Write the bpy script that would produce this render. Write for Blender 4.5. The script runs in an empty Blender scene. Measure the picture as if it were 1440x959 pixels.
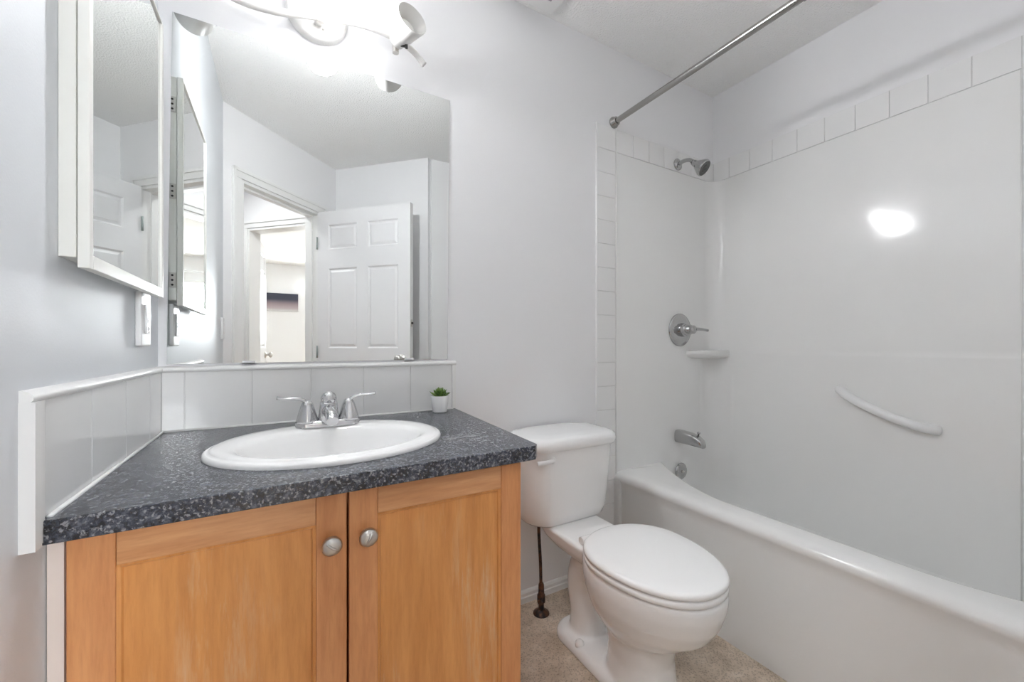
import bpy, bmesh, math, random
from mathutils import Vector, Matrix
R2 = math.sqrt(2.0); PI = math.pi
scn = bpy.context.scene; COL = scn.collection
# ------------------------------------------------------------------ camera, world, light, exposure
cam_d = bpy.data.cameras.new('camera'); cam = bpy.data.objects.new('camera', cam_d); COL.objects.link(cam)
cam.location = (0, 0, 1.05); cam.rotation_euler = (PI/2, 0, math.radians(-29.8))
cam_d.lens = 14.2; cam_d.sensor_width = 36; cam_d.shift_y = 5.5/1440; cam_d.clip_start = .01
scn.camera = cam
W = bpy.data.worlds.new('world'); scn.world = W; W.use_nodes = True
W.node_tree.nodes['Background'].inputs[0].default_value = (.85, .92, 1, 1)
W.node_tree.nodes['Background'].inputs[1].default_value = 3.0
vs = scn.view_settings; vs.view_transform = 'Standard'; vs.look = 'None'; vs.gamma = 1; vs.use_curve_mapping = False
vs.exposure = 2.95
cy = scn.cycles
cy.use_denoising = True; cy.max_bounces = 14; cy.diffuse_bounces = 8; cy.glossy_bounces = 8
cy.transmission_bounces = 6; cy.sample_clamp_indirect = 6; cy.caustics_reflective = True; cy.blur_glossy = .3
BULB = 108.0        # emission of the lit bulb
SHADE_GLOW = 2.0
HALL_FILL = 7.5  # emission of the added hall fill light
def area_light(name, loc, rot, sx, sy, power, color=(1, 1, 1)):
    d = bpy.data.lights.new(name, 'AREA'); d.shape = 'RECTANGLE'; d.size = sx; d.size_y = sy; d.energy = power; d.color = color
    o = bpy.data.objects.new(name, d); COL.objects.link(o); o.location = loc; o.rotation_euler = rot; return o
area_light('window_daylight', (.90, -5.5, 1.65), (PI/2, 0, 0), 1.3, 1.3, 34, (.95, .98, 1))

# ------------------------------------------------------------------ materials
def mat(name, col, rough=.5, metal=0, spec=.5, coat=0, bump=None, emit=0, ecol=None, bdet=4):
    m = bpy.data.materials.new(name); m.use_nodes = True; nt = m.node_tree; b = nt.nodes['Principled BSDF']
    b.inputs['Base Color'].default_value = (*col, 1); b.inputs['Roughness'].default_value = rough
    b.inputs['Metallic'].default_value = metal; b.inputs['Specular IOR Level'].default_value = spec
    b.inputs['Coat Weight'].default_value = coat; b.inputs['Coat Roughness'].default_value = .05
    if emit: b.inputs['Emission Color'].default_value = (*(ecol or col), 1); b.inputs['Emission Strength'].default_value = emit
    if bump:
        sc, st, dist = bump; tc = nt.nodes.new('ShaderNodeTexCoord'); n = nt.nodes.new('ShaderNodeTexNoise')
        n.inputs['Scale'].default_value = sc; n.inputs['Detail'].default_value = bdet
        bp = nt.nodes.new('ShaderNodeBump'); bp.inputs['Strength'].default_value = st; bp.inputs['Distance'].default_value = dist
        nt.links.new(tc.outputs['Object'], n.inputs['Vector']); nt.links.new(n.outputs[0], bp.inputs['Height'])
        nt.links.new(bp.outputs[0], b.inputs['Normal'])
    return m
def ramp(nt, stops):
    r = nt.nodes.new('ShaderNodeValToRGB'); e = r.color_ramp.elements
    while len(e) < len(stops): e.new(.5)
    for i, (p, c) in enumerate(stops): e[i].position = p; e[i].color = (*c, 1)
    return r
def mixc(nt, fac, a, b):
    m = nt.nodes.new('ShaderNodeMix'); m.data_type = 'RGBA'
    for s, v in ((0, fac), (6, a), (7, b)):
        if hasattr(v, 'is_linked'): nt.links.new(v, m.inputs[s])
        elif s == 0: m.inputs[0].default_value = v
        else: m.inputs[s].default_value = (*v, 1)
    return m.outputs[2]
def noise(nt, scale, vec_scale=(1, 1, 1), detail=4, rough=.55, typ='ShaderNodeTexNoise'):
    tc = nt.nodes.new('ShaderNodeTexCoord'); mp = nt.nodes.new('ShaderNodeMapping'); mp.inputs['Scale'].default_value = vec_scale
    n = nt.nodes.new(typ); n.inputs['Scale'].default_value = scale
    if typ == 'ShaderNodeTexNoise': n.inputs['Detail'].default_value = detail; n.inputs['Roughness'].default_value = rough
    nt.links.new(tc.outputs['Object'], mp.inputs[0]); nt.links.new(mp.outputs[0], n.inputs['Vector']); return n

M = {}
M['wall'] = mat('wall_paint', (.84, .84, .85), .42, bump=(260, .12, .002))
M['wall_left'] = mat('dimmed_wall_paint', (.70, .725, .755), .45, bump=(260, .12, .002))  # same paint as the other walls, darkened to offset strong lamp light
M['ceil'] = mat('stippled_ceiling', (.93, .93, .92), .9, bump=(130, .9, .008))
M['trimw'] = mat('white_trim_paint', (.82, .82, .81), .35)
M['white_gloss'] = mat('white_glazed_tile', (.80, .80, .795), .08)
M['tile'] = mat('border_tile', (.84, .84, .835), .12)
M['grout'] = mat('grout', (.74, .74, .73), .8)
M['acrylic'] = mat('white_acrylic', (.83, .83, .82), .12, spec=.42, bump=(5, .30, .012), bdet=.5)
M['chrome_dark'] = mat('reflection_darkened_chrome', (.50, .50, .50), .12, 1)  # colour darkened to stand in for dark room reflections in the chrome
M['tub'] = mat('tub_enamel', (.83, .83, .82), .15, spec=.4)
M['china'] = mat('vitreous_china', (.90, .90, .895), .06)
M['seat'] = mat('toilet_seat_plastic', (.92, .92, .915), .22)
M['cream'] = mat('cream_cabinet_paint', (.83, .83, .79), .35)
M['plastic'] = mat('white_plastic', (.84, .84, .84), .3)
M['lampwhite'] = mat('white_lamp_enamel', (.85, .84, .82), .3)
M['chrome'] = mat('chrome', (.60, .60, .61), .09, 1)
M['nickel'] = mat('brushed_nickel', (.62, .60, .57), .28, 1)
M['rod'] = mat('stainless_rod', (.40, .39, .375), .25, 1)
M['mirror'] = mat('mirror_silver', (.77, .785, .775), .0, 1)
M['mirror_edge'] = mat('mirror_edge', (.35, .40, .39), .3)
M['dark'] = mat('dark_gap', (.012, .008, .007), .8)
M['black'] = mat('black_rubber', (.03, .028, .027), .5)
M['hall'] = mat('darkened_hall_paint', (.50, .50, .515), .6)  # shade put into the hall wall colour to keep the mirrored hall dim
M['bedroom'] = mat('bedroom_paint', (.80, .80, .80), .7)
M['blind'] = mat('roller_blind', (.8, .8, .8), .8)
M['soil'] = mat('soil', (.03, .02, .012), .9)
M['filler'] = mat('pale_filler', (.80, .70, .64), .5)
M['pot'] = mat('white_ceramic_pot', (.86, .86, .86), .25)
M['door'] = mat('white_door_paint', (.80, .80, .81), .35)

m = M['leaf'] = mat('succulent_leaf', (.07, .16, .02), .4); nt = m.node_tree
n = noise(nt, 60); r = ramp(nt, [(.35, (.035, .10, .012)), (.65, (.16, .27, .05))]); nt.links.new(n.outputs[0], r.inputs[0]); nt.links.new(r.outputs[0], nt.nodes['Principled BSDF'].inputs[0])

m = M['pipe'] = mat('rusted_supply_pipe', (.06, .045, .04), .45, .5); nt = m.node_tree
n = noise(nt, 45); r = ramp(nt, [(.40, (.035, .03, .03)), (.62, (.16, .07, .035))]); nt.links.new(n.outputs[0], r.inputs[0]); nt.links.new(r.outputs[0], nt.nodes['Principled BSDF'].inputs[0])

m = M['counter'] = mat('dark_speckled_laminate', (.05, .06, .08), .25, spec=.85); nt = m.node_tree; b = nt.nodes['Principled BSDF']
n1 = noise(nt, 75, detail=4, rough=.7); n2 = noise(nt, 190, detail=2, rough=.6); v = noise(nt, 120, typ='ShaderNodeTexVoronoi')
r1 = ramp(nt, [(.40, (.006, .008, .014)), (.52, (.035, .042, .062)), (.62, (.11, .12, .145))])
nt.links.new(n1.outputs[0], r1.inputs[0])
r2 = ramp(nt, [(.55, (0, 0, 0)), (.64, (1, 1, 1))]); nt.links.new(n2.outputs[0], r2.inputs[0])
c = mixc(nt, r2.outputs[0], r1.outputs[0], (.25, .255, .275))
r3 = ramp(nt, [(.12, (1, 1, 1)), (.34, (0, 0, 0))]); nt.links.new(v.outputs['Distance'], r3.inputs[0])
mul = nt.nodes.new('ShaderNodeMath'); mul.operation = 'MULTIPLY'; mul.inputs[1].default_value = .6; nt.links.new(r3.outputs[0], mul.inputs[0])
c = mixc(nt, mul.outputs[0], c, (.005, .006, .011))
# dried white smudge on the right of the sink
tc = nt.nodes.new('ShaderNodeTexCoord'); sb = nt.nodes.new('ShaderNodeVectorMath'); sb.operation = 'SUBTRACT'; sb.inputs[1].default_value = (.30, -.145, .033)
sc_ = nt.nodes.new('ShaderNodeVectorMath'); sc_.operation = 'MULTIPLY'; sc_.inputs[1].default_value = (9, 13, 20); ln = nt.nodes.new('ShaderNodeVectorMath'); ln.operation = 'LENGTH'
nt.links.new(tc.outputs['Object'], sb.inputs[0]); nt.links.new(sb.outputs[0], sc_.inputs[0]); nt.links.new(sc_.outputs[0], ln.inputs[0])
r4 = ramp(nt, [(.25, (1, 1, 1)), (1.0, (0, 0, 0))]); nt.links.new(ln.outputs['Value'], r4.inputs[0]); n4 = noise(nt, 30, (1, 2.2, 1), 5, .7); r5 = ramp(nt, [(.45, (0, 0, 0)), (.65, (.6, .6, .6))]); nt.links.new(n4.outputs[0], r5.inputs[0])
m5 = nt.nodes.new('ShaderNodeMath'); m5.operation = 'MULTIPLY'; nt.links.new(r4.outputs[0], m5.inputs[0]); nt.links.new(r5.outputs[0], m5.inputs[1])
c = mixc(nt, m5.outputs[0], c, (.42, .42, .43)); nt.links.new(c, b.inputs[0])

def wood(name, vs_, base=((.42, .185, .055), (.56, .27, .095)), wear=0.0):
    m = mat(name, base[0], .33); nt = m.node_tree; b = nt.nodes['Principled BSDF']
    n = noise(nt, 7, vs_, 6, .6); r = ramp(nt, [(.3, base[0]), (.7, base[1])]); nt.links.new(n.outputs[0], r.inputs[0]); c = r.outputs[0]
    n = noise(nt, 30, vs_, 4, .7); r = ramp(nt, [(.44, (1, 1, 1)), (.72, (.78, .70, .62))]); nt.links.new(n.outputs[0], r.inputs[0])
    mm = nt.nodes.new('ShaderNodeMix'); mm.data_type = 'RGBA'; mm.blend_type = 'MULTIPLY'; mm.inputs[0].default_value = .5
    nt.links.new(c, mm.inputs[6]); nt.links.new(r.outputs[0], mm.inputs[7]); c = mm.outputs[2]
    if wear:
        a = noise(nt, 55, (1, 1, .10), 5, .75); ra = ramp(nt, [(.50, (0, 0, 0)), (.72, (1, 1, 1))]); nt.links.new(a.outputs[0], ra.inputs[0])
        bb = noise(nt, 6, (1, 1, .7), 2, .5); rb = ramp(nt, [(.48, (0, 0, 0)), (.66, (1, 1, 1))]); nt.links.new(bb.outputs[0], rb.inputs[0])
        mu = nt.nodes.new('ShaderNodeMath'); mu.operation = 'MULTIPLY'; nt.links.new(ra.outputs[0], mu.inputs[0]); nt.links.new(rb.outputs[0], mu.inputs[1])
        mv = nt.nodes.new('ShaderNodeMath'); mv.operation = 'MULTIPLY'; mv.inputs[1].default_value = wear; nt.links.new(mu.outputs[0], mv.inputs[0])
        c = mixc(nt, mv.outputs[0], c, (.72, .52, .34))
    nt.links.new(c, b.inputs[0]); return m
M['wood_v'] = wood('maple_upright_grain', (6, 6, .6), ((.62, .26, .098), (.75, .36, .15)))
M['wood_h'] = wood('maple_level_grain', (.6, 6, 6), ((.59, .27, .105), (.74, .39, .185)))
M['wood_p'] = wood('maple_worn_panel', (5, 5, .5), ((.62, .26, .072), (.76, .355, .115)), wear=.75)

m = M['floor'] = mat('beige_textured_vinyl', (.3, .25, .2), .5); nt = m.node_tree; b = nt.nodes['Principled BSDF']
n = noise(nt, 14, detail=6, rough=.7); r = ramp(nt, [(.3, (.46, .37, .28)), (.55, (.68, .57, .46)), (.75, (.80, .71, .61))]); nt.links.new(n.outputs[0], r.inputs[0])
v = noise(nt, 150, typ='ShaderNodeTexVoronoi'); rv = ramp(nt, [(.15, (.52, .50, .48)), (.5, (1.0, 1.0, 1.0))]); nt.links.new(v.outputs['Distance'], rv.inputs[0])
mm = nt.nodes.new('ShaderNodeMix'); mm.data_type = 'RGBA'; mm.blend_type = 'MULTIPLY'; mm.inputs[0].default_value = .75
nt.links.new(r.outputs[0], mm.inputs[6]); nt.links.new(rv.outputs[0], mm.inputs[7]); nt.links.new(mm.outputs[2], b.inputs[0])
bp = nt.nodes.new('ShaderNodeBump'); bp.inputs['Strength'].default_value = .35; bp.inputs['Distance'].default_value = .002
nt.links.new(v.outputs['Distance'], bp.inputs['Height']); nt.links.new(bp.outputs[0], b.inputs['Normal'])

M['bulb_on'] = mat('lit_bulb', (1, 1, 1), .3, emit=BULB, ecol=(.97, .98, 1))
M['bulb_off'] = mat('unlit_frosted_bulb', (.86, .85, .82), .5)
M['shade_on'] = mat('glowing_lamp_cup', (.88, .87, .86), .3, emit=SHADE_GLOW, ecol=(.97, .98, 1))
m = M['art'] = mat('dark_wall_print', (.02, .025, .04), .5); nt = m.node_tree; b = nt.nodes['Principled BSDF']
tc = nt.nodes.new('ShaderNodeTexCoord'); sp = nt.nodes.new('ShaderNodeSeparateXYZ'); nt.links.new(tc.outputs['Generated'], sp.inputs[0])
r = ramp(nt, [(.0, (.60, .60, .61)), (.15, (.42, .36, .37)), (.42, (.26, .20, .22)), (.66, (.03, .035, .06))]); nt.links.new(sp.outputs[2], r.inputs[0]); nt.links.new(r.outputs[0], b.inputs[0])

# ------------------------------------------------------------------ helpers
WL = {}
def mk(name, bm, m, parent=None, smooth=False, bevel=0, seg=2, subsurf=0, auto=None):
    """link a bmesh (in world coordinates) as one object; a top-level mesh gets its origin at its base centre"""
    bmesh.ops.recalc_face_normals(bm, faces=bm.faces)
    if parent is not None: off = WL[parent.name]
    else:
        xs = [v.co.x for v in bm.verts]; ys = [v.co.y for v in bm.verts]; zs = [v.co.z for v in bm.verts]
        off = Vector(((min(xs)+max(xs))/2, (min(ys)+max(ys))/2, min(zs)))
    bmesh.ops.translate(bm, verts=bm.verts, vec=-off)
    me = bpy.data.meshes.new(name); bm.to_mesh(me); bm.free(); me.materials.append(M[m] if isinstance(m, str) else m)
    o = bpy.data.objects.new(name, me); COL.objects.link(o)
    if parent is not None: o.parent = parent
    else: o.location = off
    WL[o.name] = off
    if smooth or auto:
        for p in me.polygons: p.use_smooth = True
    if auto:
        me.set_sharp_from_angle(angle=math.radians(auto))
    if bevel:
        md = o.modifiers.new('bevel', 'BEVEL'); md.width = bevel; md.segments = seg; md.limit_method = 'ANGLE'; md.angle_limit = math.radians(40); md.harden_normals = False
        for p in me.polygons: p.use_smooth = True
        me.set_sharp_from_angle(angle=math.radians(30)) if not auto else None
        md2 = o.modifiers.new('wn', 'WEIGHTED_NORMAL'); md2.keep_sharp = False
    if subsurf:
        md = o.modifiers.new('sub', 'SUBSURF'); md.levels = subsurf; md.render_levels = subsurf
    return o
def thing(name, loc, label=None, cat=None, group=None, kind=None):
    o = bpy.data.objects.new(name, None); COL.objects.link(o); o.location = loc; o.empty_display_size = .05
    WL[o.name] = Vector(loc); tag(o, label, cat, group, kind); return o
def tag(o, label=None, cat=None, group=None, kind=None):
    if label: o['label'] = label
    if cat: o['category'] = cat
    if group: o['group'] = group
    if kind: o['kind'] = kind
    return o
def B(): return bmesh.new()
def box(bm, x0, x1, y0, y1, z0, z1):
    vs_ = [bm.verts.new((x, y, z)) for x in (x0, x1) for y in (y0, y1) for z in (z0, z1)]
    for f in ((0, 1, 3, 2), (4, 6, 7, 5), (0, 4, 5, 1), (2, 3, 7, 6), (0, 2, 6, 4), (1, 5, 7, 3)): bm.faces.new([vs_[i] for i in f])
    return bm
def uw(u, w): return ((u+w)/R2, (w-u)/R2)
def box_uw(bm, u0, u1, w0, w1, z0, z1):
    vs_ = [bm.verts.new((*uw(u, w), z)) for u in (u0, u1) for w in (w0, w1) for z in (z0, z1)]
    for f in ((0, 1, 3, 2), (4, 6, 7, 5), (0, 4, 5, 1), (2, 3, 7, 6), (0, 2, 6, 4), (1, 5, 7, 3)): bm.faces.new([vs_[i] for i in f])
    return bm
def loft(bm, rings, cap0=True, cap1=True, closed=True):
    rows = [[bm.verts.new(p) for p in r] for r in rings]; n = len(rows[0])
    for a, b in zip(rows, rows[1:]):
        for i in range(n if closed else n-1):
            j = (i+1) % n; bm.faces.new((a[i], a[j], b[j], b[i]))
    if cap0: bm.faces.new(rows[0])
    if cap1: bm.faces.new(rows[-1])
    return bm
def frame_of(d):
    d = Vector(d).normalized(); up = Vector((0, 0, 1)) if abs(d.z) < .95 else Vector((1, 0, 0))
    a = d.cross(up).normalized(); b = a.cross(d).normalized(); return a, b, d
def lathe(bm, prof, origin, axis, n=40, cap0=True, cap1=True):
    """prof: list of (distance along axis, radius)"""
    a, b, d = frame_of(axis); o = Vector(origin)
    loft(bm, [[o + d*h + (a*math.cos(2*PI*i/n) + b*math.sin(2*PI*i/n))*max(r, 1e-4) for i in range(n)] for h, r in prof], cap0, cap1); return bm
def catmull(pts, k=8):
    P = [Vector(p) for p in pts]; P = [P[0]*2-P[1]] + P + [P[-1]*2-P[-2]]; out = []
    for i in range(1, len(P)-2):
        for j in range(k):
            t = j/k; a, b, c, d = P[i-1], P[i], P[i+1], P[i+2]
            out.append(.5*((2*b) + (c-a)*t + (2*a-5*b+4*c-d)*t*t + (3*b-a-3*c+d)*t**3))
    out.append(P[-2]); return out
def tube(bm, pts, rad, n=16, smooth=8, flat=(1, 1)):
    """rad: number or list per control point"""
    k = len(pts); rr = rad if isinstance(rad, (list, tuple)) else [rad]*k
    C = catmull(pts, smooth) if smooth else [Vector(p) for p in pts]; m_ = len(C); rings = []; ref = None
    for i, c in enumerate(C):
        d = (C[min(i+1, m_-1)] - C[max(i-1, 0)]).normalized(); t = i/(m_-1)*(k-1); q = min(int(t), k-2); f = t-q; r_ = rr[q]*(1-f)+rr[q+1]*f
        if ref is None: a, b, _ = frame_of(d)
        else:
            a = (ref - d*ref.dot(d)).normalized(); b = a.cross(d).normalized()
        ref = a
        rings.append([c + a*math.cos(2*PI*j/n)*r_*flat[0] + b*math.sin(2*PI*j/n)*r_*flat[1] for j in range(n)])
    loft(bm, rings); return bm
def rr(cx, cy, hx, hy, r, z, n=8):
    pts = []
    for (sx, sy, a0) in ((1, 1, 0), (-1, 1, PI/2), (-1, -1, PI), (1, -1, 1.5*PI)):
        for i in range(n+1):
            a = a0 + PI/2*i/n; pts.append((cx+sx*(hx-r)+r*math.cos(a), cy+sy*(hy-r)+r*math.sin(a), z))
    return pts
def ell(cx, cy, hx, hy, z, n=64): return [(cx+hx*math.cos(2*PI*i/n), cy+hy*math.sin(2*PI*i/n), z) for i in range(n)]
def sph(bm, c, r, u=20, v=12, sc=(1, 1, 1)):
    bmesh.ops.create_uvsphere(bm, u_segments=u, v_segments=v, radius=r, matrix=Matrix.Translation(c) @ Matrix.Diagonal((*sc, 1))); return bm

# ------------------------------------------------------------------ the shell
XL, XR, YB, YF, H = -.285, 2.11, 1.41, -.11, 2.44
def S(name, bm, m, **k): return tag(mk(name, bm, m, **k), kind='structure')
S('floor', box(B(), -2.2, 3.0, -5.4, 1.6, -.1, 0), 'floor')
S('ceiling', box(B(), -2.2, 3.0, -5.4, 1.6, H, H+.1), 'ceil')
S('wall_back', box(B(), XL-.1, XR+.1, YB, YB+.1, 0, H), 'wall')
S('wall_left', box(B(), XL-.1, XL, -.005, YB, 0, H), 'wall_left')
S('wall_right', box(B(), XR, XR+.1, YF-.1, YB, 0, H), 'wall')
S('wall_front', box(B(), .98, XR, YF-.1, YF, 0, H), 'wall')
UD0, UD1, DH = -.085, .562, 2.035      # bathroom doorway
WB = -.205; UBC = .7425
bm = B(); box_uw(bm, -.30, UD0, WB-.11, WB, 0, H); box_uw(bm, UD1, UBC, WB-.11, WB, 0, H); box_uw(bm, UD0, UD1, WB-.11, WB, DH, H)
S('wall_entrance', bm, 'wall')
W0, W1 = -1.08, -.36
bm = B(); box_uw(bm, UBC, UBC+.1, W1, .60, 0, H); box_uw(bm, UBC, UBC+.1, -2.9, W0, 0, H); box_uw(bm, UBC, UBC+.1, W0, W1, DH, H)
S('wall_diagonal', bm, 'wall')
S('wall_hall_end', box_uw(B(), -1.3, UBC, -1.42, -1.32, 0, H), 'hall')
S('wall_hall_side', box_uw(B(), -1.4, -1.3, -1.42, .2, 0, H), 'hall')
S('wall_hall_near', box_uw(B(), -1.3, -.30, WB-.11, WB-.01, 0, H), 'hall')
# bedroom
bm = B(); wx0, wx1, wz0, wz1 = .43, 1.32, 1.22, 2.12; yb = -5.2
box(bm, -2.1, wx0, yb-.12, yb, 0, H); box(bm, wx1, 2.9, yb-.12, yb, 0, H); box(bm, wx0, wx1, yb-.12, yb, 0, wz0); box(bm, wx0, wx1, yb-.12, yb, wz1, H)
S('wall_bedroom_far', bm, 'bedroom')
S('wall_bedroom_right', box(B(), 2.8, 2.9, yb, -.21, 0, H), 'bedroom')
S('wall_bedroom_left', box(B(), -1.7, -1.6, yb, -2.6, 0, H), 'bedroom')
S('wall_bedroom_near', box(B(), 2.21, 2.9, -.21, -.11, 0, H), 'bedroom')
# casings
def casing(name, us, us1, horizontal_axis, face, zt):
    bm = B(); cw = .062
    def bx(a0, a1, d0, d1, z0, z1):
        if horizontal_axis == 'u': box_uw(bm, a0, a1, face+d0, face+d1, z0, z1)
        else: box_uw(bm, face-d1, face-d0, a0, a1, z0, z1)
    for a0, a1 in ((us-cw, us-.004), (us1+.004, us1+cw)):
        bx(a0, a1, 0, .012, 0, zt+.004)
        o0, o1 = (a0, a0+.02) if a0 < us else (a1-.02, a1); bx(o0, o1, .012, .019, 0, zt+cw)
    bx(us-cw, us1+cw, 0, .012, zt+.004, zt+cw); bx(us-cw, us1+cw, .012, .019, zt+cw-.02, zt+cw)
    return S(name, bm, 'trimw', bevel=.003)
casing('trim_1', UD0, UD1, 'u', WB, DH)
casing('trim_2', W0, W1, 'w', UBC, DH)
bm = B(); box_uw(bm, UD0-.001, UD0+.015, WB-.115, WB+.005, 0, DH); box_uw(bm, UD1-.015, UD1+.001, WB-.115, WB+.005, 0, DH); box_uw(bm, UD0+.015, UD1-.015, WB-.115, WB+.005, DH-.015, DH+.001)
box_uw(bm, UD0+.015, UD0+.027, WB-.08, WB-.045, 0, DH-.015); box_uw(bm, UD1-.027, UD1-.015, WB-.08, WB-.045, 0, DH-.015); box_uw(bm, UD0+.027, UD1-.027, WB-.08, WB-.045, DH-.027, DH-.015)
S('trim_3', bm, 'trimw')
bm = B(); box_uw(bm, UBC-.005, UBC+.105, W0-.001, W0+.015, 0, DH); box_uw(bm, UBC-.005, UBC+.105, W1-.015, W1+.001, 0, DH); box_uw(bm, UBC-.005, UBC+.105, W0+.015, W1-.015, DH-.015, DH+.001)
S('trim_4', bm, 'trimw')
# baseboard behind the toilet
bm = B(); x0, x1 = .51, 1.248
prof = [(YB, 0), (YB-.013, 0), (YB-.013, .022), (YB-.010, .026), (YB-.010, .038), (YB-.005, .046), (YB, .048)]
loft(bm, [[(x, y, z) for y, z in prof] for x in (x0, x1)])
S('baseboard_back', bm, 'trimw')
# doors
def door_leaf(parent, hinge, tip, width, name='leaf', lift=.008, thick=.035, h=2.02):
    d = (Vector(tip)-Vector(hinge)); d.z = 0; d.normalize(); nrm = Vector((-d.y, d.x, 0))
    xs = [0, .095, width/2-.045, width/2+.045, width-.095, width]; zs = [0, .24, .86, 1.02, 1.60, 1.74, 1.92, h]
    bm = B()
    for side in (0, 1):
        vv = [[bm.verts.new((x, side*thick, z)) for z in zs] for x in xs]; sel = []
        for i in range(5):
            for j in range(7):
                f = bm.faces.new((vv[i][j], vv[i+1][j], vv[i+1][j+1], vv[i][j+1]) if side == 0 else (vv[i][j], vv[i][j+1], vv[i+1][j+1], vv[i+1][j]))
                if i in (1, 3) and j in (1, 3, 5): sel.append(f)
        bm.normal_update()
        for f in sel:
            bmesh.ops.inset_individual(bm, faces=[f], thickness=.012, depth=-.009)
            bmesh.ops.inset_individual(bm, faces=[f], thickness=.006, depth=0)
            bmesh.ops.inset_individual(bm, faces=[f], thickness=.022, depth=.006)
    bm.verts.ensure_lookup_table()
    bb = B(); 
    # rim faces
    e = [v for v in bm.verts if abs(v.co.x) < 1e-6 or abs(v.co.x-width) < 1e-6 or abs(v.co.z) < 1e-6 or abs(v.co.z-h) < 1e-6]
    A = sorted([v for v in e if v.co.y < .001], key=lambda v: math.atan2(v.co.z-h/2, v.co.x-width/2)); Bq = sorted([v for v in e if v.co.y > .001], key=lambda v: math.atan2(v.co.z-h/2, v.co.x-width/2))
    for i in range(len(A)):
        j = (i+1) % len(A); bm.faces.new((A[i], A[j], Bq[j], Bq[i]))
    bb.free()
    for v in bm.verts: v.co = Vector(hinge) + d*v.co.x + nrm*(v.co.y) + Vector((0, 0, v.co.z+lift))
    return mk(name, bm, 'door', parent), d, nrm
def knob(parent, base, n):
    bm = B(); lathe(bm, [(0, .031), (.004, .031), (.008, .026), (.012, .012), (.030, .011), (.036, .022), (.046, .028), (.056, .026), (.063, .016), (.066, .001)], base, n, 28); mk('knob', bm, 'nickel', parent, smooth=True)
hx, hy = .262, -.518; tx, ty = .795, .040
dw = math.hypot(tx-hx, ty-hy)
dr = thing('door_1', (hx, hy, 0), kind='structure')
lf, d, nrm = door_leaf(dr, (hx, hy, 0), (tx, ty, 0), dw)
# nrm points to the room side
c = Vector((hx, hy, .955)) + d*(dw-.065)
knob(dr, c+nrm*.035, nrm); knob(dr, c, -nrm)
bm = B(); e = Vector((hx, hy, 0)) + d*dw
for q in range(1):
    pts = [e + nrm*a + d*b_ + Vector((0, 0, z)) for z in (1.175, 1.225) for a, b_ in ((.006, 0), (.029, 0), (.029, .002), (.006, .002))]
    v = [bm.verts.new(p) for p in pts]
    for f in ((0, 1, 2, 3), (4, 5, 6, 7), (0, 1, 5, 4), (1, 2, 6, 5), (2, 3, 7, 6), (3, 0, 4, 7)): bm.faces.new([v[i] for i in f])
mk('latch_plate', bm, 'nickel', dr)
bm = B(); pc = e + nrm*.017 + Vector((0, 0, 1.2)); lathe(bm, [(0, .008), (.010, .008), (.012, .004)], pc, d, 12); mk('latch_bolt', bm, 'black', dr)
for z in (.25, 1.0, 1.8):
    bm = B(); lathe(bm, [(0, .006), (.09, .006)], (hx+nrm.x*.041, hy+nrm.y*.041, z-.045), (0, 0, 1), 12); mk('hinge', bm, 'mirror_edge', dr, smooth=True)
h2 = (-.232, -1.335, 0); t2 = (-.165, -2.03, 0)
dr2 = thing('door_2', h2, kind='structure')
lf2, d2, n2 = door_leaf(dr2, h2, t2, .70)
c = Vector(h2) + d2*.635 + Vector((0, 0, .95)); knob(dr2, c+n2*.035, n2)
for z in (.25, 1.0, 1.75):
    bm = B(); lathe(bm, [(0, .007), (.09, .007)], (h2[0]+.018, h2[1]+.01, z), (0, 0, 1), 12); box(bm, h2[0]-.0, h2[0]+.030, h2[1]+.002, h2[1]+.006, z, z+.09); mk('hinge', bm, 'nickel', dr2)
# bedroom window
w = thing('window_1', ((wx0+wx1)/2, yb, wz0), kind='structure')
bm = B(); t_ = .06
for a in ((wx0-t_, wx0, wz0-t_, wz1+t_), (wx1, wx1+t_, wz0-t_, wz1+t_), (wx0, wx1, wz0-t_, wz0), (wx0, wx1, wz1, wz1+t_)): box(bm, a[0], a[1], yb-.02, yb+.015, a[2], a[3])
box(bm, wx0, wx0+.035, yb-.1, yb-.06, wz0, wz1); box(bm, wx1-.035, wx1, yb-.1, yb-.06, wz0, wz1); box(bm, wx0, wx1, yb-.1, yb-.06, wz0, wz0+.035); box(bm, wx0, wx1, yb-.1, yb-.06, wz1-.035, wz1)
box(bm, (wx0+wx1)/2-.015, (wx0+wx1)/2+.015, yb-.1, yb-.06, wz0, wz1)
mk('window_frame', bm, 'trimw', w)
gm = bpy.data.materials.new('window_glass'); gm.use_nodes = True; nt = gm.node_tree; nt.nodes.clear()
tr = nt.nodes.new('ShaderNodeBsdfTransparent'); gl = nt.nodes.new('ShaderNodeBsdfGlossy'); gl.inputs['Roughness'].default_value = 0; mx = nt.nodes.new('ShaderNodeMixShader'); mx.inputs[0].default_value = .06
ou = nt.nodes.new('ShaderNodeOutputMaterial'); nt.links.new(tr.outputs[0], mx.inputs[1]); nt.links.new(gl.outputs[0], mx.inputs[2]); nt.links.new(mx.outputs[0], ou.inputs[0])
mk('glass', box(B(), wx0+.03, wx1-.03, yb-.082, yb-.078, wz0+.03, wz1-.03), gm, w)
bm = B(); lathe(bm, [(0, .03), (1.0, .03)], (wx0-.05, yb+.055, 2.17), (1, 0, 0), 20)
bl = mk('roller_blind', bm, 'blind', smooth=False, auto=40); tag(bl, 'pale roller blind rolled up above the bedroom window', 'blind')
bm = B(); box(bm, wx0-.04, wx1+.04, yb+.08, yb+.083, 2.03, 2.17); box(bm, wx0-.04, wx1+.04, yb+.074, yb+.089, 2.015, 2.03); mk('blind_cloth', bm, 'blind', bl)
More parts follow.
